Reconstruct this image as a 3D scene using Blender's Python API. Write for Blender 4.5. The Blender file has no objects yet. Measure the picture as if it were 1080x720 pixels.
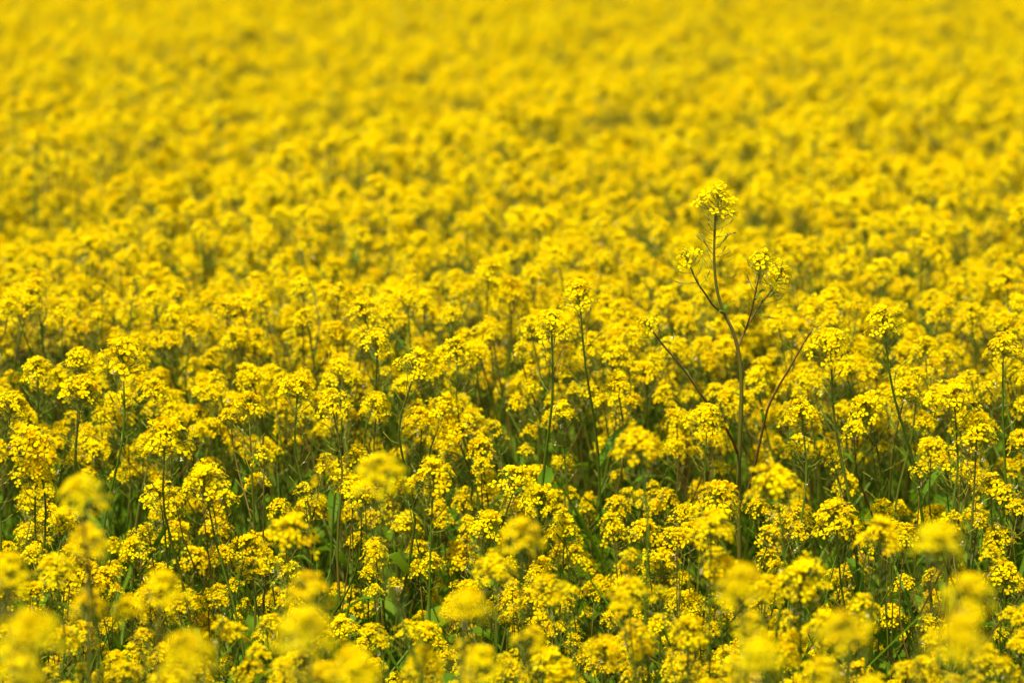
import bpy, math, random
import numpy as np
from mathutils import Vector, Matrix, Euler

sc = bpy.context.scene
COL = sc.collection

# ------------------------------------------------------------------ camera, light, exposure
CAM_Z, FPX, PITCH = 1.65, 4050.0, math.atan(510 / 4050)
FOCUS, FSTOP = 4.92, 4.9
cam_d = bpy.data.cameras.new("camera")
cam = bpy.data.objects.new("camera", cam_d)
COL.objects.link(cam)
cam.location = (0, 0, CAM_Z)
cam.rotation_euler = (math.pi / 2 - PITCH, 0, 0)
cam_d.sensor_width = 36
cam_d.lens = 135
cam_d.clip_start = 0.05
cam_d.clip_end = 2000
cam_d.dof.use_dof = True
cam_d.dof.focus_distance = FOCUS
cam_d.dof.aperture_fstop = FSTOP
cam_d.dof.aperture_blades = 9
sc.camera = cam

SUN_EL, SUN_AZ = math.radians(64), math.radians(-142)     # azimuth clockwise from +Y: the sun stands high behind the camera's left shoulder
world = bpy.data.worlds.new("World")
sc.world = world
world.use_nodes = True
wn = world.node_tree
sky = wn.nodes.new("ShaderNodeTexSky")
sky.sky_type = 'NISHITA'
sky.sun_disc = False
sky.sun_elevation = SUN_EL
sky.sun_rotation = SUN_AZ
bg = wn.nodes["Background"]
bg.inputs["Strength"].default_value = 0.15
wn.links.new(sky.outputs[0], bg.inputs["Color"])
sun_d = bpy.data.lights.new("sun", 'SUN')
sun_d.energy = 5.0
sun_d.angle = math.radians(0.5)
sun_d.color = (1.0, 0.93, 0.80)
sun = bpy.data.objects.new("sun", sun_d)
COL.objects.link(sun)
to_sun = Vector((math.sin(SUN_AZ) * math.cos(SUN_EL), math.cos(SUN_AZ) * math.cos(SUN_EL), math.sin(SUN_EL)))
sun.rotation_euler = to_sun.to_track_quat('Z', 'Y').to_euler()

sc.view_settings.view_transform = 'Standard'
sc.view_settings.look = 'None'
sc.view_settings.gamma = 1
sc.view_settings.exposure = 0.66
sc.view_settings.use_curve_mapping = False
sc.render.engine = 'CYCLES'
cy = sc.cycles
cy.use_denoising = True
cy.use_adaptive_sampling = True
cy.adaptive_threshold = 0.02
cy.max_bounces = 10
cy.diffuse_bounces = 6
cy.transmission_bounces = 6
cy.glossy_bounces = 3
cy.caustics_reflective = False
cy.caustics_refractive = False

# ------------------------------------------------------------------ materials
def mat(name):
    m = bpy.data.materials.new(name)
    m.use_nodes = True
    nt = m.node_tree
    nt.nodes.clear()
    return m, nt

def N(nt, typ, **kw):
    n = nt.nodes.new(typ)
    for k, v in kw.items():
        setattr(n, k, v)
    return n

def ramp(nt, fac, stops):
    r = N(nt, "ShaderNodeValToRGB")
    e = r.color_ramp.elements
    e[0].position, e[0].color = stops[0][0], (*stops[0][1], 1)
    e[1].position, e[1].color = stops[-1][0], (*stops[-1][1], 1)
    for p, c in stops[1:-1]:
        x = e.new(p)
        x.color = (*c, 1)
    nt.links.new(fac, r.inputs[0])
    return r.outputs[0]

def leafy(name, stops, trans, rough=0.5, spec=0.3, use_random=0.35, noise_scale=None, tcol=None):
    """thin plant tissue: colour from a per-face tint plus a little per-object variation; some light goes through"""
    m, nt = mat(name)
    at = N(nt, "ShaderNodeAttribute", attribute_name="tint")
    oi = N(nt, "ShaderNodeObjectInfo")
    mx = N(nt, "ShaderNodeMix")
    mx.inputs[0].default_value = use_random
    nt.links.new(at.outputs["Fac"], mx.inputs[2])
    nt.links.new(oi.outputs["Random"], mx.inputs[3])
    fac = mx.outputs[0]
    if noise_scale:
        tc = N(nt, "ShaderNodeTexCoord")
        nz = N(nt, "ShaderNodeTexNoise")
        nz.inputs["Scale"].default_value = noise_scale
        nz.inputs["Detail"].default_value = 3
        nt.links.new(tc.outputs["Object"], nz.inputs["Vector"])
        m2 = N(nt, "ShaderNodeMix")
        m2.inputs[0].default_value = 0.35
        nt.links.new(fac, m2.inputs[2])
        nt.links.new(nz.outputs[0], m2.inputs[3])
        fac = m2.outputs[0]
    col = ramp(nt, fac, stops)
    if spec:
        p = N(nt, "ShaderNodeBsdfPrincipled")
        p.inputs["Roughness"].default_value = rough
        p.inputs["Specular IOR Level"].default_value = spec
        nt.links.new(col, p.inputs["Base Color"])
    else:
        p = N(nt, "ShaderNodeBsdfDiffuse")
        nt.links.new(col, p.inputs["Color"])
    out = N(nt, "ShaderNodeOutputMaterial")
    if trans:
        t = N(nt, "ShaderNodeBsdfTranslucent")
        nt.links.new(col, t.inputs["Color"])
        s = N(nt, "ShaderNodeMixShader")
        s.inputs[0].default_value = trans
        nt.links.new(p.outputs[0], s.inputs[1])
        nt.links.new(t.outputs[0], s.inputs[2])
        nt.links.new(s.outputs[0], out.inputs[0])
    else:
        nt.links.new(p.outputs[0], out.inputs[0])
    return m

PETAL = leafy("petal_yellow", [(0.0, (0.86, 0.48, 0.0004)), (0.35, (0.88, 0.61, 0.0004)), (0.75, (0.90, 0.70, 0.0006)), (1.0, (0.90, 0.76, 0.004))], 0.45, 0.6, 0, 0.30)
BUD = leafy("bud_green_yellow", [(0.0, (0.25, 0.28, 0.004)), (0.6, (0.55, 0.50, 0.004)), (1.0, (0.75, 0.58, 0.004))], 0.2, 0.5, 0.1, 0.2)
STEM = leafy("stem_skin", [(0.0, (0.075, 0.14, 0.005)), (0.5, (0.075, 0.095, 0.005)), (0.66, (0.12, 0.075, 0.010)), (0.84, (0.095, 0.034, 0.010)), (1.0, (0.065, 0.020, 0.009))], 0.0, 0.5, 0.1, 0.15, 22)
LEAF = leafy("leaf_green", [(0.0, (0.07, 0.155, 0.004)), (0.5, (0.12, 0.225, 0.005)), (0.85, (0.19, 0.25, 0.006)), (1.0, (0.22, 0.19, 0.015))], 0.45, 0.5, 0.10, 0.35, 30)
POD = leafy("pod_green", [(0.0, (0.15, 0.20, 0.006)), (0.7, (0.27, 0.26, 0.010)), (1.0, (0.32, 0.20, 0.03))], 0.15, 0.45, 0.2, 0.4)
DRY = leafy("withered_petal", [(0.0, (0.70, 0.52, 0.20)), (1.0, (0.78, 0.70, 0.46))], 0.3, 0.6, 0.2, 0.2)
MATS = [PETAL, BUD, STEM, LEAF, POD, DRY]
mP, mB, mS, mL, mD, mW = range(6)

GROUND, nt = mat("field_soil")
tc = N(nt, "ShaderNodeTexCoord")
nz = N(nt, "ShaderNodeTexNoise"); nz.inputs["Scale"].default_value = 14; nz.inputs["Detail"].default_value = 8
nz2 = N(nt, "ShaderNodeTexNoise"); nz2.inputs["Scale"].default_value = 90; nz2.inputs["Detail"].default_value = 4
nt.links.new(tc.outputs["Object"], nz.inputs["Vector"]); nt.links.new(tc.outputs["Object"], nz2.inputs["Vector"])
gc = ramp(nt, nz.outputs[0], [(0.35, (0.05, 0.037, 0.022)), (0.52, (0.075, 0.07, 0.025)), (0.66, (0.05, 0.085, 0.018))])
p = N(nt, "ShaderNodeBsdfPrincipled"); p.inputs["Roughness"].default_value = 0.95
bmp = N(nt, "ShaderNodeBump"); bmp.inputs["Strength"].default_value = 0.8; bmp.inputs["Distance"].default_value = 0.02
nt.links.new(nz2.outputs[0], bmp.inputs["Height"]); nt.links.new(bmp.outputs[0], p.inputs["Normal"])
nt.links.new(gc, p.inputs["Base Color"])
o = N(nt, "ShaderNodeOutputMaterial"); nt.links.new(p.outputs[0], o.inputs[0])

# ------------------------------------------------------------------ mesh buffer
class Buf:
    def __init__(s):
        s.v, s.f, s.m, s.t, s.n = [], [], [], [], 0
    def add(s, verts, faces, m, tint=0.5):
        verts = np.asarray(verts, float)
        s.v.append(verts)
        b = s.n
        s.f.extend([tuple(i + b for i in f) for f in faces])
        s.m.extend([m] * len(faces))
        s.t.extend([tint] * len(faces))
        s.n += len(verts)
    def merge(s, o, M=None):
        if not o.n:
            return
        V = np.concatenate(o.v)
        if M is not None:
            A = np.array(M)
            V = V @ A[:3, :3].T + A[:3, 3]
        b = s.n
        s.v.append(V)
        s.f.extend([tuple(i + b for i in f) for f in o.f])
        s.m.extend(o.m); s.t.extend(o.t)
        s.n += len(V)
    def mesh(s, name):
        me = bpy.data.meshes.new(name)
        V = np.concatenate(s.v)
        me.from_pydata([tuple(x) for x in V], [], s.f)
        for m in MATS:
            me.materials.append(m)
        me.polygons.foreach_set("material_index", s.m)
        me.polygons.foreach_set("use_smooth", [True] * len(s.f))
        a = me.attributes.new("tint", 'FLOAT', 'FACE')
        a.data.foreach_set("value", s.t)
        me.update()
        return me

def unit(v):
    v = np.asarray(v, float)
    return v / (np.linalg.norm(v) + 1e-12)

def frame(n):
    n = unit(n)
    a = np.array([0, 0, 1.0]) if abs(n[2]) < 0.9 else np.array([1.0, 0, 0])
    x = unit(np.cross(a, n))
    return x, np.cross(n, x), n

def tube(buf, pts, rads, m, tint, sides=5):
    pts = [np.asarray(p, float) for p in pts]
    V = []
    k = len(pts)
    x = None
    for i, p in enumerate(pts):
        d = unit(pts[min(i + 1, k - 1)] - pts[max(i - 1, 0)])
        if x is None:
            x, y, _ = frame(d)
        else:
            x = unit(x - d * np.dot(x, d)); y = np.cross(d, x)
        for j in range(sides):
            a = 2 * math.pi * j / sides
            V.append(p + rads[i] * (math.cos(a) * x + math.sin(a) * y))
    F = []
    for i in range(k - 1):
        for j in range(sides):
            a, b = i * sides + j, i * sides + (j + 1) % sides
            F.append((a, b, b + sides, a + sides))
    F.append(tuple(range((k - 1) * sides, k * sides)))
    buf.add(V, F, m, tint)

def smooth(pts, per=4):
    """Catmull-Rom through the points"""
    P = [np.asarray(p, float) for p in pts]
    P = [2 * P[0] - P[1]] + P + [2 * P[-1] - P[-2]]
    out = []
    for i in range(1, len(P) - 2):
        a, b, c, d = P[i - 1:i + 3]
        for k in range(per):
            t = k / per
            out.append(0.5 * (2 * b + (c - a) * t + (2 * a - 5 * b + 4 * c - d) * t * t + (3 * b - a - 3 * c + d) * t ** 3))
    out.append(P[-2])
    return out

# ------------------------------------------------------------------ flowers
PET = np.array([[.06, 0, .0], [.42, .15, .05], [.42, -.15, .05], [.80, .40, .06], [.80, -.40, .06], [1.03, .19, .0], [1.03, -.19, .0], [.74, 0, -.02]])
PETF = [(0, 2, 1), (1, 2, 7), (1, 7, 3), (2, 4, 7), (3, 7, 5), (7, 6, 5), (7, 4, 6)]

def flower(buf, R, pos, nrm, r, tint, openness):
    x, y, n = frame(nrm)
    roll = R.uniform(0, 6.28)
    for k in range(4):
        if R.random() < 0.03:
            continue
        a = roll + k * math.pi / 2 + R.gauss(0, .12)
        rad = math.cos(a) * x + math.sin(a) * y
        lat = -math.sin(a) * x + math.cos(a) * y
        el = math.radians(R.gauss(openness, 11))
        ax = rad * math.cos(el) + n * math.sin(el)
        up = n * math.cos(el) - rad * math.sin(el)
        s = r * R.uniform(.88, 1.1)
        tw = R.gauss(0, .18)
        q = PET.copy()
        q[:, 2] += q[:, 1] * tw
        q[5:7, 2] -= R.uniform(-.05, .22)
        V = pos + s * (q[:, :1] * ax + q[:, 1:2] * lat + q[:, 2:] * up)
        buf.add(V, PETF, mP, min(1, max(0, tint + R.gauss(0, .10))))
    # stamens and pistil
    V = [pos + r * .1 * (math.cos(a) * x + math.sin(a) * y) for a in (0, 1.57, 3.14, 4.71)] + [pos + n * r * .5]
    buf.add(V, [(0, 1, 4), (1, 2, 4), (2, 3, 4), (3, 0, 4)], mB, R.uniform(.55, .9))

def bud(buf, R, pos, d, l, w, tint):
    x, y, n = frame(d)
    V = [pos]
    for f, ww in ((.35, 1), (.75, .85)):
        for a in (0, 1.57, 3.14, 4.71):
            V.append(pos + n * l * f + w * ww * (math.cos(a) * x + math.sin(a) * y))
    V.append(pos + n * l)
    F = [(0, 1 + (j + 1) % 4, 1 + j) for j in range(4)]
    F += [(1 + j, 1 + (j + 1) % 4, 5 + (j + 1) % 4, 5 + j) for j in range(4)] + [(5 + j, 5 + (j + 1) % 4, 9) for j in range(4)]
    buf.add(V, F, mB, tint)

def make_head(seed, n, rad, L, nbud=14, pods=6, lop=0.0):
    """one raceme: open flowers in a dome on thin pedicels round a short axis, buds on top, a few young pods below; the origin is where the dome starts"""
    R = random.Random(seed)
    b = Buf()
    tube(b, [(0, 0, -.004), (0, 0, L * .5), (R.gauss(0, .001), R.gauss(0, .001), L * .9)], [.0011, .001, .0007], mD, .1, 4)
    ph = R.uniform(0, 6.28)
    for i in range(n):
        t = (i + .5) / n
        t2 = min(1, max(0, t + R.gauss(0, .05)))
        az = ph + i * 2.39996 + R.gauss(0, .25)
        el = math.radians(8 + 66 * t2 ** 1.1 + R.gauss(0, 9))
        ln = rad * (.98 - .52 * t2 ** 1.5) * R.uniform(.72, 1.15)
        if lop:
            ln *= 1 + lop * math.cos(az - 1.0)
        at = np.array([0, 0, L * (t2 * .82)])
        d = np.array([math.cos(az) * math.cos(el), math.sin(az) * math.cos(el), math.sin(el)])
        mid = at + d * ln * .55 - np.array([0, 0, .0012])
        end = at + d * ln
        tube(b, [at, mid, end], [.00042, .0004, .0005], mD, R.uniform(.2, .8), 3)
        nrm = unit(d + np.array([R.gauss(0, .25), R.gauss(0, .25), .55 + R.gauss(0, .2)]))
        r = R.uniform(.0043, .0063) * (1.0 if t2 < .8 else .82)
        op = R.uniform(2, 22) if t2 < .7 else R.uniform(25, 55)
        flower(b, R, end, nrm, r, R.uniform(.3, .85) if R.random() > .1 else R.uniform(.05, .3), op)
    for i in range(nbud):
        az, k = i * 2.4, math.sqrt((i + .5) / nbud)
        el = math.radians(90 - 62 * k)
        d = np.array([math.cos(az) * math.cos(el), math.sin(az) * math.cos(el), math.sin(el)])
        at = np.array([0, 0, L * .86])
        ln = .0055 * (1 - .2 * k) + R.uniform(0, .001)
        tube(b, [at, at + d * ln], [.0004, .0005], mD, .4, 3)
        bud(b, R, at + d * ln, unit(d + np.array([0, 0, .7])), R.uniform(.0032, .0045), .0011, R.uniform(.1, .8))
    for i in range(pods):
        az = ph + 1 + i * 2.39996 + R.gauss(0, .3)
        z = -.004 - (i + .5) / max(1, pods) * rad * 1.9
        young_pod(b, R, np.array([0, 0, z]), az, R.uniform(.010, .017), R.uniform(.004, .012))
    return b

def young_pod(b, R, at, az, ped, pod):
    el = math.radians(R.uniform(12, 48))
    d = np.array([math.cos(az) * math.cos(el), math.sin(az) * math.cos(el), math.sin(el)])
    e = at + d * ped
    d2 = unit(d + np.array([0, 0, R.uniform(.1, .9)]))
    tube(b, [at, at + d * ped * .5 - np.array([0, 0, .0008]), e], [.00045, .0004, .00045], mD, R.uniform(.2, 1), 3)
    tube(b, [e, e + d2 * pod * .5, e + d2 * pod], [.0005, .00075, .0003], mD, R.uniform(0, .8), 4)
    if R.random() < .10:      # a withered flower still hanging on
        for k in range(3):
            flower_flake(b, R, e, .004)

def flower_flake(b, R, p, s):
    a = unit([R.gauss(0, 1), R.gauss(0, 1), R.gauss(0, 1)])
    x, y, n = frame(a)
    b.add([p, p + s * (.6 * n + .3 * x), p + s * n + s * .1 * y, p + s * (.6 * n - .3 * x)], [(0, 1, 2), (0, 2, 3)], mW, R.random())

def leaf(b, R, at, az, length, width, droop, lift=50, tint=None, seg=6):
    """lance-shaped leaf folded along the midrib, with a wavy edge"""
    tint = R.uniform(.1, .8) if tint is None else tint
    el = math.radians(lift)
    h = np.array([math.cos(az), math.sin(az), 0]); s = np.array([-math.sin(az), math.cos(az), 0]); up = np.array([0, 0, 1.0])
    p = np.asarray(at, float)
    V = []
    for i in range(seg + 1):
        t = i / seg
        w = width * (.22 + 1.9 * t) * (1 - t) ** .8 if t > .0 else width * .2
        w = max(w, width * .03) * (1 + .12 * math.sin(i * 2.3))
        nn = -math.sin(el) * h + math.cos(el) * up
        wav = R.gauss(0, .12) * width
        V += [p + s * w * .5 + nn * (w * .22 + wav), p, p - s * w * .5 + nn * (w * .22 - wav)]
        p = p + (h * math.cos(el) + up * math.sin(el)) * length / seg
        el -= math.radians(droop) / seg
    F = []
    for i in range(seg):
        a = i * 3
        F += [(a, a + 1, a + 4, a + 3), (a + 1, a + 2, a + 5, a + 4)]
    b.add(V, F, mL, tint)

# heads: nominal width (m) for scaling, then the mesh
HEADS = {}
for k in range(5):
    HEADS[f"large{k}"] = (.050, make_head(10 + k, 54 + 3 * k, .0234, .019 + .002 * (k % 3), 16, 8, (.0, .12, .0, .2, .1)[k]))
for k in range(4):
    HEADS[f"medium{k}"] = (.042, make_head(30 + k, 37 + 2 * k, .0198, .016 + .003 * (k % 2), 13, 7, (.1, 0, .2, .15)[k]))
for k in range(3):
    HEADS[f"small{k}"] = (.031, make_head(50 + k, 19 + 3 * k, .0148, .013, 11, 5, .15))
HEADS["sparse0"] = (.036, make_head(61, 17, .0165, .024, 8, 10, .25))
HEADS["sparse1"] = (.036, make_head(62, 13, .0165, .022, 6, 9, .3))
HEADS["loose0"] = (.046, make_head(66, 40, .0205, .021, 7, 10, .2))
HEADS["loose1"] = (.044, make_head(67, 30, .0195, .018, 6, 9, .3))
HEADS["tip0"] = (.012, make_head(71, 0, .010, .010, 9, 4))
for k_ in HEADS:                 # true width across the open flowers
    if k_ != "tip0":
        V = np.concatenate([v for v in HEADS[k_][1].v if len(v) == 8])
        HEADS[k_] = (float(np.mean(np.percentile(V[:, :2], 96, axis=0) - np.percentile(V[:, :2], 4, axis=0))), HEADS[k_][1])
print({k_: round(w, 4) for k_, (w, _) in HEADS.items()})
HMESH = {k: b.mesh("flower_head_" + k) for k, (w, b) in HEADS.items()}

def head_matrix(p, d, s=1.0, spin=0.0):
    x, y, n = frame(d)
    M = Matrix(((x[0], y[0], n[0], p[0]), (x[1], y[1], n[1], p[1]), (x[2], y[2], n[2], p[2]), (0, 0, 0, 1)))
    return M @ Matrix.Rotation(spin, 4, 'Z') @ Matrix.Scale(s, 4)

# ------------------------------------------------------------------ plants, built at unit height (main head starts at z = 1)
def make_plant(seed, nbr, lo, hi, big=True, lean=.03, nleaf=5, cap=.985):
    R = random.Random(seed)
    P = {"branches": [], "leaves": []}
    top = np.array([0, 0, 1.0])
    bow = np.array([R.gauss(0, lean), R.gauss(0, lean), 0])
    base = np.array([R.gauss(0, .022), R.gauss(0, .022), 0])
    ctl = []
    for z in (0, .2, .4, .6, .8, .92, 1.0):
        ctl.append(base * (1 - z) ** 1.3 + bow * math.sin(z * math.pi) + np.array([R.gauss(0, .008), R.gauss(0, .008), z]) * (1 if z < 1 else 1))
    ctl[-1] = top
    axis = smooth(ctl, 3)
    k = len(axis)
    purple = R.random() ** 1.4
    st = Buf()
    tube(st, axis, [.0036 - .0024 * (i / (k - 1)) ** .9 for i in range(k)], mS, purple * .8, 6)
    def at(z):
        i = max(j for j in range(k - 1) if axis[j][2] <= z or j == 0)
        f = min(1, (z - axis[i][2]) / max(1e-6, axis[i + 1][2] - axis[i][2]))
        return axis[i] * (1 - f) + axis[i + 1] * f
    for i in range(R.randint(7, 12)):            # young pods down the flowering stem
        z = .995 - .012 * i - R.uniform(0, .01)
        young_pod(st, R, at(z), R.uniform(0, 6.28), R.uniform(.010, .018), R.uniform(.008, .02))
    P["stem"] = st
    P["purple"] = purple * .8
    P["head"] = (R.choice(["large0", "large1", "large2", "large3", "large4"]) if big else R.choice(["medium0", "medium1", "medium2", "medium3"]), head_matrix(top, axis[-1] - axis[-3], R.uniform(.9, 1.08), R.uniform(0, 6)))
    az0 = R.uniform(0, 6.28)
    for j in range(nbr):
        f = (j + .5) / nbr
        z0 = lo + (hi - lo) * f + R.gauss(0, .02)
        az = az0 + j * 2.39996 + R.gauss(0, .3)
        p0 = at(z0)
        z1 = min(cap, z0 + (1 - z0) * R.uniform(.55, .97) + .03)
        out = min((z1 - z0) * R.uniform(.32, .62) + .015, R.uniform(.08, .16))
        h = np.array([math.cos(az), math.sin(az), 0])
        c = [p0, p0 + h * out * .45 + [0, 0, (z1 - z0) * .28], p0 + h * out * .82 + [0, 0, (z1 - z0) * .62], p0 + h * out + [0, 0, z1 - z0]]
        c = [c[0]] + [x + [R.gauss(0, .004), R.gauss(0, .004), 0] for x in c[1:]]
        br = smooth(c, 3)
        bb = Buf()
        m = len(br)
        tube(bb, br, [.0017 - .0008 * i / (m - 1) for i in range(m)], mS, min(1, purple * .8 + R.uniform(0, .35)), 5)
        for i in range(R.randint(2, 6)):
            q = br[-2] * (i / 8) + br[-1] * (1 - i / 8)
            young_pod(bb, R, q, R.uniform(0, 6.28), R.uniform(.008, .014), R.uniform(.006, .014))
        leaf(bb, R, p0, az, R.uniform(.025, .06), R.uniform(.006, .012), 60, 55)      # bract at the fork
        kind = R.choice(["medium0", "medium1", "medium2", "medium3", "small0", "small2", "large1", "large3", "large0", "sparse0"] if z0 > .52 else ["medium1", "medium2", "small0", "small1", "small2", "sparse0"])
        P["branches"].append((bb, kind, head_matrix(br[-1], br[-1] - br[-3], R.uniform(.88, 1.1), R.uniform(0, 6))))
    for j in range(nleaf):
        z = .15 + .63 * (j + R.random()) / nleaf
        L = .17 * (1 - z) + R.uniform(.02, .06)
        lb = Buf()
        leaf(lb, R, at(z), R.uniform(0, 6.28), L, L * R.uniform(.22, .34), R.uniform(50, 110), R.uniform(40, 70))
        P["leaves"].append(lb)
    return P

ARCH = []
for i in range(6):
    ARCH.append(make_plant(100 + i, 11 + i % 3, .33, .94))              # well branched
for i in range(4):
    ARCH.append(make_plant(120 + i, 8 + i % 2, .26, .84, True))        # a clear head on a bare stem
for i in range(3):
    ARCH.append(make_plant(140 + i, 8 + i % 2, .36, .9, False))        # smaller heads
for i in range(4):
    ARCH.append(make_plant(160 + i, 1 + i % 2, .35, .55, True, cap=.80))         # one head high on a long bare stem
for i in range(5):
    ARCH.append(make_plant(180 + i, 8 + i % 2, .25, .72, True, cap=.86))    # one clear head, the rest well below it
NEAR, MID = [13, 14, 15, 16], [17, 18, 19, 20, 21]
BRANCHED, BARE, SMALL = [0, 1, 2, 3, 4, 5], [6, 7, 8, 9], [10, 11, 12]
for P in ARCH:
    P["stem_me"] = P["stem"].mesh("stem")
    P["br_me"] = [b.mesh("branch") for b, _, _ in P["branches"]]
    P["leaf_me"] = [b.mesh("leaf") for b in P["leaves"]]

def link(name, me, parent=None, M=None):
    o = bpy.data.objects.new(name, me)
    COL.objects.link(o)
    if parent is not None:
        o.parent = parent
    if M is not None:
        o.matrix_local = M
    return o

def plant_object(ai, x, y, ztop, rot, tilt=(0, 0), head_w=None):
    """one mustard plant whose main head starts at height ztop above (x, y)"""
    P = ARCH[ai]
    root = link("mustard_plant", None)
    root.empty_display_size = .05
    root.rotation_euler = (tilt[0], tilt[1], rot)
    root.scale = (ztop,) * 3
    up = Euler((tilt[0], tilt[1], rot)).to_matrix() @ Vector((0, 0, ztop))
    root.location = (x - up.x, y - up.y, 0)
    link("stem", P["stem_me"], root)
    kind, M = P["head"]
    if head_w:
        loc, q, s = M.decompose()
        w = HEADS[kind][0] * ztop
        M = Matrix.LocRotScale(loc, q, (head_w / w,) * 3)
    else:
        loc, q, s = M.decompose()
        M = Matrix.LocRotScale(loc, q, s / max(.72, ztop))
    link("flower_head", HMESH[kind], root, M)
    for me, (b, kind, HM) in zip(P["br_me"], P["branches"]):
        bo = link("branch", me, root)
        link("flower_head", HMESH[kind], bo, HM)
    for me in P["leaf_me"]:
        link("leaf", me, root)
    return root

# ------------------------------------------------------------------ the place: pixel (of the 1080 x 720 photograph) + distance -> point
cp, sp = math.cos(PITCH), math.sin(PITCH)
def point(px, py, d):
    v = np.array([(px - 540), FPX * cp + (360 - py) * sp, -FPX * sp + (360 - py) * cp])
    return np.array([0, 0, CAM_Z]) + v * (d / v[1])
def project(p):
    r = np.asarray(p) - [0, 0, CAM_Z]
    dep = r[1] * cp - r[2] * sp
    return 540 + FPX * r[0] / dep, 360 - FPX * (r[1] * sp + r[2] * cp) / dep, dep

ground = Buf()
S = 400
gm = bpy.data.meshes.new("ground")
gm.from_pydata([(-S, -S, 0), (S, -S, 0), (S, S, 0), (-S, S, 0)], [], [(0, 1, 2, 3)])
gm.materials.append(GROUND)
g = link("ground", gm)
g["kind"] = "structure"
g["label"] = "dark soil of the field under the mustard plants"

# ------------------------------------------------------------------ heads read off the photograph: x, y of the head's middle, its width, sharp (s), soft (m) or blurred (b)
CAT = """130 382 49 s|85 417 43 s|83 382 34 s|40 393 32 s|313 410 36 s|263 433 36 s|352 428 36 s|163 415 30 s|38 465 45 s|173 467 50 s|257 325 33 m|37 503 42 s|87 523 63 b|217 500 43 s|10 425 38 s|170 521 38 s
385 328 31 s|398 363 33 s|482 373 33 s|437 380 38 s|612 312 38 s|515 290 35 m|537 310 35 m|467 428 33 s|397 427 30 s|582 347 38 s|482 453 33 s|358 393 30 s|507 473 28 s|402 507 66 b|677 470 50 m|653 408 33 s|445 440 27 s|592 435 28 s
93 573 58 b|37 570 36 s|170 625 58 b|93 640 47 b|137 643 42 b|305 557 50 m|327 627 60 b|320 667 75 b|200 693 70 b|30 673 80 b|10 603 55 b|173 528 36 s|180 562 34 s|205 590 33 s|230 590 28 s|230 557 30 s|95 610 42 s|217 660 33 s|343 712 55 b
457 505 45 s|542 508 38 s|567 507 33 s|568 530 37 s|513 558 38 s|550 568 57 b|523 602 40 m|492 643 62 b|447 693 46 b|508 697 58 b|558 672 44 b|373 700 65 b|560 640 42 s|595 563 36 s|697 597 43 s|660 610 33 s|607 588 28 s|638 687 42 m|577 703 45 m|693 537 22 s|428 553 33 s|490 585 33 s
820 512 52 m|757 527 46 s|883 545 45 s|928 565 45 m|988 573 67 b|750 560 45 m|783 620 65 b|845 610 50 m|893 667 68 b|1023 630 65 b|1013 677 75 b|903 600 33 s|882 610 25 s|940 653 36 s|1060 610 40 s|1053 570 36 s|800 697 70 b|867 712 50 b|790 660 42 b|727 670 42 m|988 548 30 s
933 337 38 s|847 437 38 s|1007 417 42 s|1058 368 36 s|953 413 34 s|967 398 20 s|877 367 45 s|917 433 36 s|1030 447 42 s|1063 300 33 m|745 445 40 s|745 372 36 m|842 357 40 m|866 352 36 m|1045 515 36 s|60 600 40 m"""
HERO_D = 4.95
cats = []
for tok in CAT.replace("\n", "|").split("|"):
    x, y, w, c = tok.split()
    x, y, w = float(x), float(y), float(w)
    if c == "s":
        d = 182 / w
        d = min(5.5, max(4.5, d))
        d = .5 * d + .5 * FOCUS
        if y < 350:
            d += (350 - y) * .008
    elif c == "m":
        d = 5.9 if y < 400 else 4.15
    else:
        d = min(3.7, max(2.75, 182 / (w * .86)))
    zt = point(x, y, d)[2]
    if zt > 1.06:
        d = d * (CAM_Z - 1.06) / (CAM_Z - zt) if c == "b" else min(d * (CAM_Z - 1.06) / (CAM_Z - zt), d + .6)
    cats.append(dict(x=x, y=y, w=w * (.74 if c == "b" else .95), c=c, d=d))

R = random.Random(7)
plants = []                  # (root, main head point, kind, info)
def side_heads(ai, x, y, ztop, rot):
    P = ARCH[ai]
    c, s = math.cos(rot), math.sin(rot)
    out = []
    for b, kind, M in P["branches"]:
        v = M.translation * ztop
        out.append((x + c * v.x - s * v.y, y + s * v.x + c * v.y, v.z + .012))
    return out
HERO_SPOTS = [dict(x=a, y=b_, d=HERO_D + .35) for a, b_ in ((756, 212), (754, 250), (757, 305), (770, 345), (781, 390), (782, 430), (728, 275), (740, 305), (821, 295), (806, 276), (795, 330), (685, 343), (703, 367), (741, 418), (765, 450), (855, 349), (843, 370), (831, 391), (819, 411), (809, 433), (801, 468), (780, 468), (779, 500), (779, 540), (780, 575))]
STEM_SPOTS = [dict(x=q['x'], y=q['y'] + dy, d=q['d']) for q in cats if q['c'] == 's' and q['y'] < 440 and q['d'] < 5.4 for dy in (30, 52, 74)]
def covers(pts, skip=None, rad=21):
    """how many of the heads read off the photograph these heads would stand in front of"""
    n = 0
    for p in pts:
        u, v, dep = project(p)
        for q in cats + HERO_SPOTS + STEM_SPOTS:
            if q is skip:
                continue
            if q["d"] > dep - .05 and abs(q["x"] - u) < (rad + 8 if 'w' in q or q in HERO_SPOTS else 15) and abs(q["y"] - v) < rad + 8:
                n += 3 if q in HERO_SPOTS else 1
    return n

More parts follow.
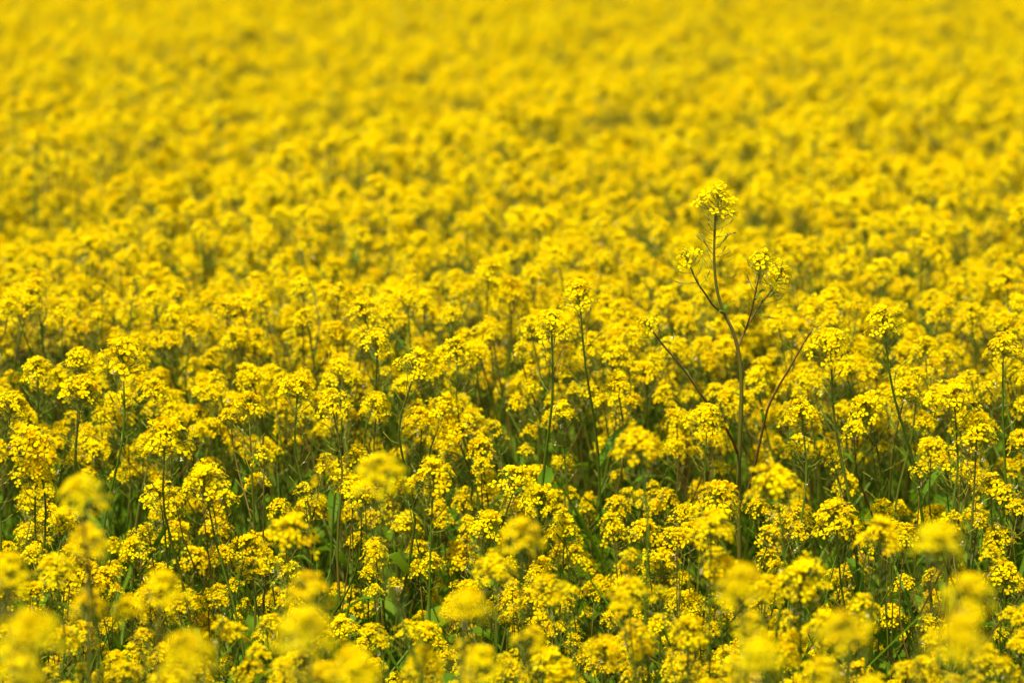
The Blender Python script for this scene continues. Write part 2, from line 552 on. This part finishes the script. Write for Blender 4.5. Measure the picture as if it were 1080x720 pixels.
for q in cats:
    p = point(q["x"], q["y"], q["d"])
    hw = q["w"] / FPX * q["d"]
    zt = p[2] - .011 * hw / .045
    best = None
    for t in range(30):
        ai = R.choice(NEAR) if q["c"] == "b" else R.choice(MID + NEAR if q["y"] < 430 else MID + BARE)
        rot = R.uniform(0, 6.28)
        cst = covers(side_heads(ai, p[0], p[1], zt, rot), q)
        if best is None or cst < best[0]:
            best = (cst, ai, rot)
        if cst == 0:
            break
    root = plant_object(best[1], p[0], p[1], zt, best[2], (R.gauss(0, .05), R.gauss(0, .06)), hw)
    plants.append(dict(o=root, x=q["x"], y=q["y"], d=q["d"], w=q["w"], c=q["c"], ai=best[1], z=zt, cat=True))

taken = [(p["o"].location.x, p["o"].location.y) for p in plants]
N_SINGLE = 296
EDGE = 7.0                    # beyond this distance the field is one mass
def free(x, y, gap):
    return all((x - a) ** 2 + (y - b) ** 2 > gap * gap for a, b in taken)
tries = 0
d_lo = 3.5
need = N_SINGLE - len(plants)
while need > 0 and tries < 60000:
    tries += 1
    # nearest free ground first: widen the belt as it fills
    d_hi = 5.0 + (EDGE - 5.0) * min(1, tries / 2600)
    d = math.sqrt(R.uniform(d_lo ** 2, d_hi ** 2))
    x = R.uniform(-1, 1) * (d * 540 / FPX + .03)
    gap = .115 if d < 5.4 else .10
    if not free(x, d, gap):
        continue
    zt = min(1.01, R.gauss(.90 if d < 5.6 else .94, .05))
    if d < 4.3:
        zt = R.uniform(.58, .78)
    elif d < 5.2:
        zt = R.uniform(.62, .93)
    zt = min(1.05, max(.55, zt))
    ai = R.choice(BRANCHED + BRANCHED + SMALL + BARE)
    rot = R.uniform(0, 6.28)
    hs = [(x, d, zt + .012)] + side_heads(ai, x, d, zt, rot)
    if d < 5.6 and covers(hs, None, 17 if d > 4.6 else 24) > (0 if tries < 2500 else 1):
        continue
    u, v, dep = project(hs[0])
    if v > 735 or (d < 6.1 and min(project(h)[1] for h in hs) < 292):
        continue
    if abs(u - 778) < 26 and d < HERO_D and v < 560:
        continue
    o_ = plant_object(ai, x, d, zt, rot, (R.gauss(0, .05), R.gauss(0, .06)))
    taken.append((x, d))
    plants.append(dict(o=o_, x=u, y=v, d=d, w=.045 / d * FPX, c="b" if d < 3.9 else "s" if d < 5.8 else "m", ai=ai, z=zt, cat=False))
    need -= 1
far_edge = max(p["d"] for p in plants)
print("plants", len(plants), "tries", tries, "far edge", round(far_edge, 2))

# ------------------------------------------------------------------ the tall leggy plant
hero = link("mustard_plant", None)
hb = point(782, 640, HERO_D)
hero.location = (hb[0], hb[1], 0)
def hp(px, py, dd=0.0):
    return point(px, py, HERO_D + dd) - np.array([hb[0], hb[1], 0])
RH = random.Random(99)
main = [np.array([.004, 0, 0]), np.array([-.003, .004, .3]), hp(780, 620), hp(779, 516), hp(780, 468), hp(782, 427), hp(781, 385), hp(774, 352), hp(763.6, 330), hp(756, 304), hp(753.2, 271), hp(754.6, 226)]
ax = smooth(main, 4)
b = Buf()
k = len(ax)
tube(b, ax, [.0037 - .0022 * (i / (k - 1)) ** 1.2 for i in range(k)], mS, .55, 7)
for i, yy in enumerate([232, 237, 243, 248, 253, 258, 264, 271, 279, 288, 297, 306]):
    young_pod(b, RH, hp(754 if yy < 285 else 755.5, yy), (0.3, 2.9, -.4, 3.3, .5, 2.6, 3.5, -.2, .2, 3.0, .1, 2.8)[i], RH.uniform(.014, .024), RH.uniform(.006, .012))
for (px, py) in ((781, 388), (782, 420), (765, 331)):     # bracts at the joints
    leaf(b, RH, hp(px, py), RH.uniform(0, 6.28), .018, .007, 60, 40)
link("stem", b.mesh("stem"), hero)
def hero_head(parent, kind, px, py, dvec, w, dd=0.0):
    p = hp(px, py, dd)
    link("flower_head", HMESH[kind], parent, head_matrix(p, dvec, w / HEADS[kind][0] / FPX * HERO_D, RH.uniform(0, 6)))
hero_head(hero, "loose0", 756.0, 229, (.08, 0, 1), 38)
def hero_branch(pts, r0, r1, tint, head, extra=()):
    bb = Buf()
    a = smooth([hp(*q) for q in pts], 4)
    m = len(a)
    tube(bb, a, [1.12 * (r0 + (r1 - r0) * i / (m - 1)) for i in range(m)], mS, tint - .03, 6)
    for (px, py, dd) in extra:
        leaf(bb, RH, hp(px, py, dd), RH.uniform(0, 6.28), RH.uniform(.02, .035), .007, 50, 60)
    for i in range(3):
        q = a[-2] * (i / 3) + a[-1] * (1 - i / 3)
        young_pod(bb, RH, q, RH.uniform(0, 6.28), .010, .008)
    bo = link("branch", bb.mesh("branch"), hero)
    if head:
        kind, w = head
        hero_head(bo, kind, pts[-1][0], pts[-1][1], a[-1] - a[-4], w, pts[-1][2])
    return bo
hero_branch([(762, 330, 0), (752, 322, -.01), (744, 310, -.02), (735, 297, -.03), (728, 281, -.03)], .0013, .0009, .95, ("small0", 24), [(761, 331, 0)])
hero_branch([(778.5, 366, 0), (784, 352, .01), (789, 343, .015), (801, 322, .02), (810, 311, .02), (816, 301, .02)], .0016, .0010, .85, ("loose1", 35), [(786, 349, .01)])
hero_branch([(787, 346, .012), (792, 330, .0), (796, 313, -.01), (799, 298, -.015), (802, 284, -.015)], .0012, .0009, .9, ("small2", 26), [(796, 318, -.01)])
hero_branch([(778, 478, 0), (771, 461, -.02), (757, 438, -.04), (741, 418, -.06), (730, 402, -.065), (718, 385, -.07), (702, 367, -.075), (688, 349, -.08)], .0019, .0010, .9, ("small1", 21), [(730, 403, -.065)])
bare = hero_branch([(783, 535, 0), (788, 520, .0), (795, 494, -.01), (801, 468, -.02), (809, 433, -.03), (819, 411, -.035), (831, 391, -.04), (843, 370, -.045), (855, 350, -.05)], .0021, .0011, .9, ("tip0", 9), [(806, 444, -.03), (838, 376, -.04)])
hero_branch([(780, 600, 0), (776, 560, .02), (765, 547, .03), (750, 541, .04)], .0013, .0009, .5, ("small0", 24))
hero["label"] = "tall leggy mustard plant with bare purple side branches standing clear above the sea of blooms"
hero["category"] = "plant"
bare["label"] = "long purple-brown branch almost bare, only a bud at its tip"

# ------------------------------------------------------------------ the rest of the field: one mass of plants, one of undergrowth
def instancer(name, variants, pts, rots, scales, idx):
    src = bpy.data.collections.new(name + "_kinds")          # holds the kinds; not linked to the scene
    for i, bf in enumerate(variants):
        src.objects.link(bpy.data.objects.new(f"{name}_kind", bf.mesh(f"{name}_kind")))
    me = bpy.data.meshes.new(name)
    me.from_pydata([tuple(p) for p in pts], [], [])
    a = me.attributes.new("rot", 'FLOAT_VECTOR', 'POINT'); a.data.foreach_set("vector", np.asarray(rots, np.float32).ravel())
    a = me.attributes.new("scl", 'FLOAT', 'POINT'); a.data.foreach_set("value", np.asarray(scales, np.float32))
    a = me.attributes.new("pick", 'INT', 'POINT'); a.data.foreach_set("value", np.asarray(idx, np.int32))
    ob = link(name, me)
    ng = bpy.data.node_groups.new(name + "_scatter", 'GeometryNodeTree')
    ng.interface.new_socket("Geometry", in_out='INPUT', socket_type='NodeSocketGeometry')
    ng.interface.new_socket("Geometry", in_out='OUTPUT', socket_type='NodeSocketGeometry')
    gi, go = ng.nodes.new("NodeGroupInput"), ng.nodes.new("NodeGroupOutput")
    ci = ng.nodes.new("GeometryNodeCollectionInfo")
    ci.inputs["Collection"].default_value = src
    ci.inputs["Separate Children"].default_value = True
    ci.inputs["Reset Children"].default_value = True
    iop = ng.nodes.new("GeometryNodeInstanceOnPoints")
    iop.inputs["Pick Instance"].default_value = True
    def named(nm, ty):
        n = ng.nodes.new("GeometryNodeInputNamedAttribute"); n.data_type = ty; n.inputs["Name"].default_value = nm
        return n.outputs["Attribute"]
    L = ng.links.new
    L(gi.outputs[0], iop.inputs["Points"]); L(ci.outputs[0], iop.inputs["Instance"])
    L(named("pick", 'INT'), iop.inputs["Instance Index"])
    L(named("rot", 'FLOAT_VECTOR'), iop.inputs["Rotation"])
    L(named("scl", 'FLOAT'), iop.inputs["Scale"])
    L(iop.outputs[0], go.inputs[0])
    md = ob.modifiers.new("scatter", 'NODES')
    md.node_group = ng
    ob["kind"] = "stuff"
    return ob

whole = []
for P in ARCH:
    wb = Buf()
    wb.merge(P["stem"]); wb.merge(HEADS[P["head"][0]][1], P["head"][1] @ Matrix.Scale(1.15, 4))
    kept = [t for t in P["branches"] if t[2].translation.z > .6] or P["branches"]
    for bb, kind, M in kept[::2] if len(kept) > 7 else kept:      # fewer but fuller heads: far off only the top of the crop is seen
        wb.merge(bb); wb.merge(HEADS[kind][1], M @ Matrix.Scale(1.25, 4))
    for lb in P["leaves"]:
        wb.merge(lb)
    whole.append(wb)
rng = np.random.default_rng(5)
pts, rots, scl, idx = [], [], [], []
FAR = 34.0
DENS = 64.0
ncell = 0
cell = 1 / math.sqrt(DENS)
y = 2.4
while y < FAR:
    half = y * 540 / FPX + 1.3
    for x in np.arange(-half, half, cell):
        px, py = x + rng.uniform(-.48, .48) * cell, y + rng.uniform(-.48, .48) * cell
        inside = abs(px) < py * 540 / FPX + .05
        if not inside and py < 6.6 and abs(px) < py * 540 / FPX + .16:
            continue
        if inside and py < far_edge - .12:
            continue
        if inside and py < far_edge + .1 and not free(px, py, .09):
            continue
        patch = .5 + .5 * math.sin(px * 1.7 + 1.3 * math.sin(py * .9)) * math.sin(py * 1.25 + .8 * math.sin(px * 2.1))
        s = rng.normal(.93 + .025 * patch, .055)
        pts.append((px, py, 0)); rots.append((rng.normal(0, .04), rng.normal(0, .04), rng.uniform(0, 6.28)))
        scl.append(min(1.08, max(.65, s))); idx.append(rng.integers(0, 13))
    y += cell
print("mass plants", len(pts))
mass = instancer("mustard_field", whole, pts, rots, scl, idx)
mass["label"] = "far mass of yellow mustard in bloom blurring towards the top of the view"

def tuft(seed):
    R = random.Random(seed)
    b = Buf()
    for i in range(R.randint(7, 11)):           # grass blades and young leaves
        a = R.uniform(0, 6.28)
        L = R.uniform(.25, .74)
        leaf(b, R, (R.gauss(0, .03), R.gauss(0, .03), 0), a, L, R.uniform(.006, .012), R.uniform(20, 70), R.uniform(72, 90), None, 7)
    for i in range(R.randint(4, 7)):
        a = R.uniform(0, 6.28)
        L = R.uniform(.10, .22)
        leaf(b, R, (R.gauss(0, .03), R.gauss(0, .03), R.uniform(.05, .45)), a, L, L * R.uniform(.2, .35), R.uniform(60, 120), R.uniform(45, 75), None, 6)
    return b
tufts = [tuft(200 + i) for i in range(7)]
pts, rots, scl, idx = [], [], [], []
y = 2.3
while y < 20:
    dens = 95 if y < 9 else 40
    cell = 1 / math.sqrt(dens)
    half = y * 540 / FPX + .8
    for x in np.arange(-half, half, cell):
        pts.append((x + rng.uniform(-.5, .5) * cell, y + rng.uniform(-.5, .5) * cell, 0))
        rots.append((0, 0, rng.uniform(0, 6.28))); scl.append(rng.uniform(.7, 1.25)); idx.append(rng.integers(0, 7))
    y += cell
print("tufts", len(pts))
under = instancer("undergrowth", tufts, pts, rots, scl, idx)
under["label"] = "green grass and leaves growing between the mustard stems"

# ------------------------------------------------------------------ labels
GROUP = "mustard plants in bloom"
hero["group"] = GROUP
for p in plants:
    P = ARCH[p["ai"]]
    x, y = p["x"], p["y"]
    look = {"b": "blurred", "m": "soft-focus", "s": "crisp"}[p["c"]]
    look += " broad-headed" if p["w"] > 44 else " small-headed" if p["w"] < 31 else " round-headed"
    t = "mustard plant"
    if p["z"] > 1.0:
        t = "tall " + t
    elif p["z"] < .72:
        t = "short " + t
    st = P["purple"]
    stem = "on green stem" if st < .45 else "on olive-brown stem" if st < .66 else "on purple-brown stem"
    if p["c"] == "b" or p["d"] > 5.8:
        stem = "in the nearest row" if p["d"] < 3.8 else "deeper in the field" if p["d"] > 5.8 else "behind the nearest row"
    if abs(x - 770) < 75 and 200 < y < 600:
        stem = "beside the tall leggy one"
    x, y = min(1080, max(0, x)), min(720, max(0, y))
    p["o"]["label"] = f"{look} {t} {stem}, bloom {100 * x / 1080:.0f}% across and {100 * y / 720:.0f}% down"
    p["o"]["category"] = "plant"
    p["o"]["group"] = GROUP
from collections import Counter
cnt = Counter(p["o"]["label"] for p in plants)
for lab, k_ in cnt.items():                      # a pair in the same spot: say which stands nearer
    if k_ > 1:
        same = sorted((p for p in plants if p["o"]["label"] == lab), key=lambda p: p["d"])
        for j, p in enumerate(same):
            p["o"]["label"] = lab.replace(" and ", ", ") + (", nearer" if j == 0 else ", farther")
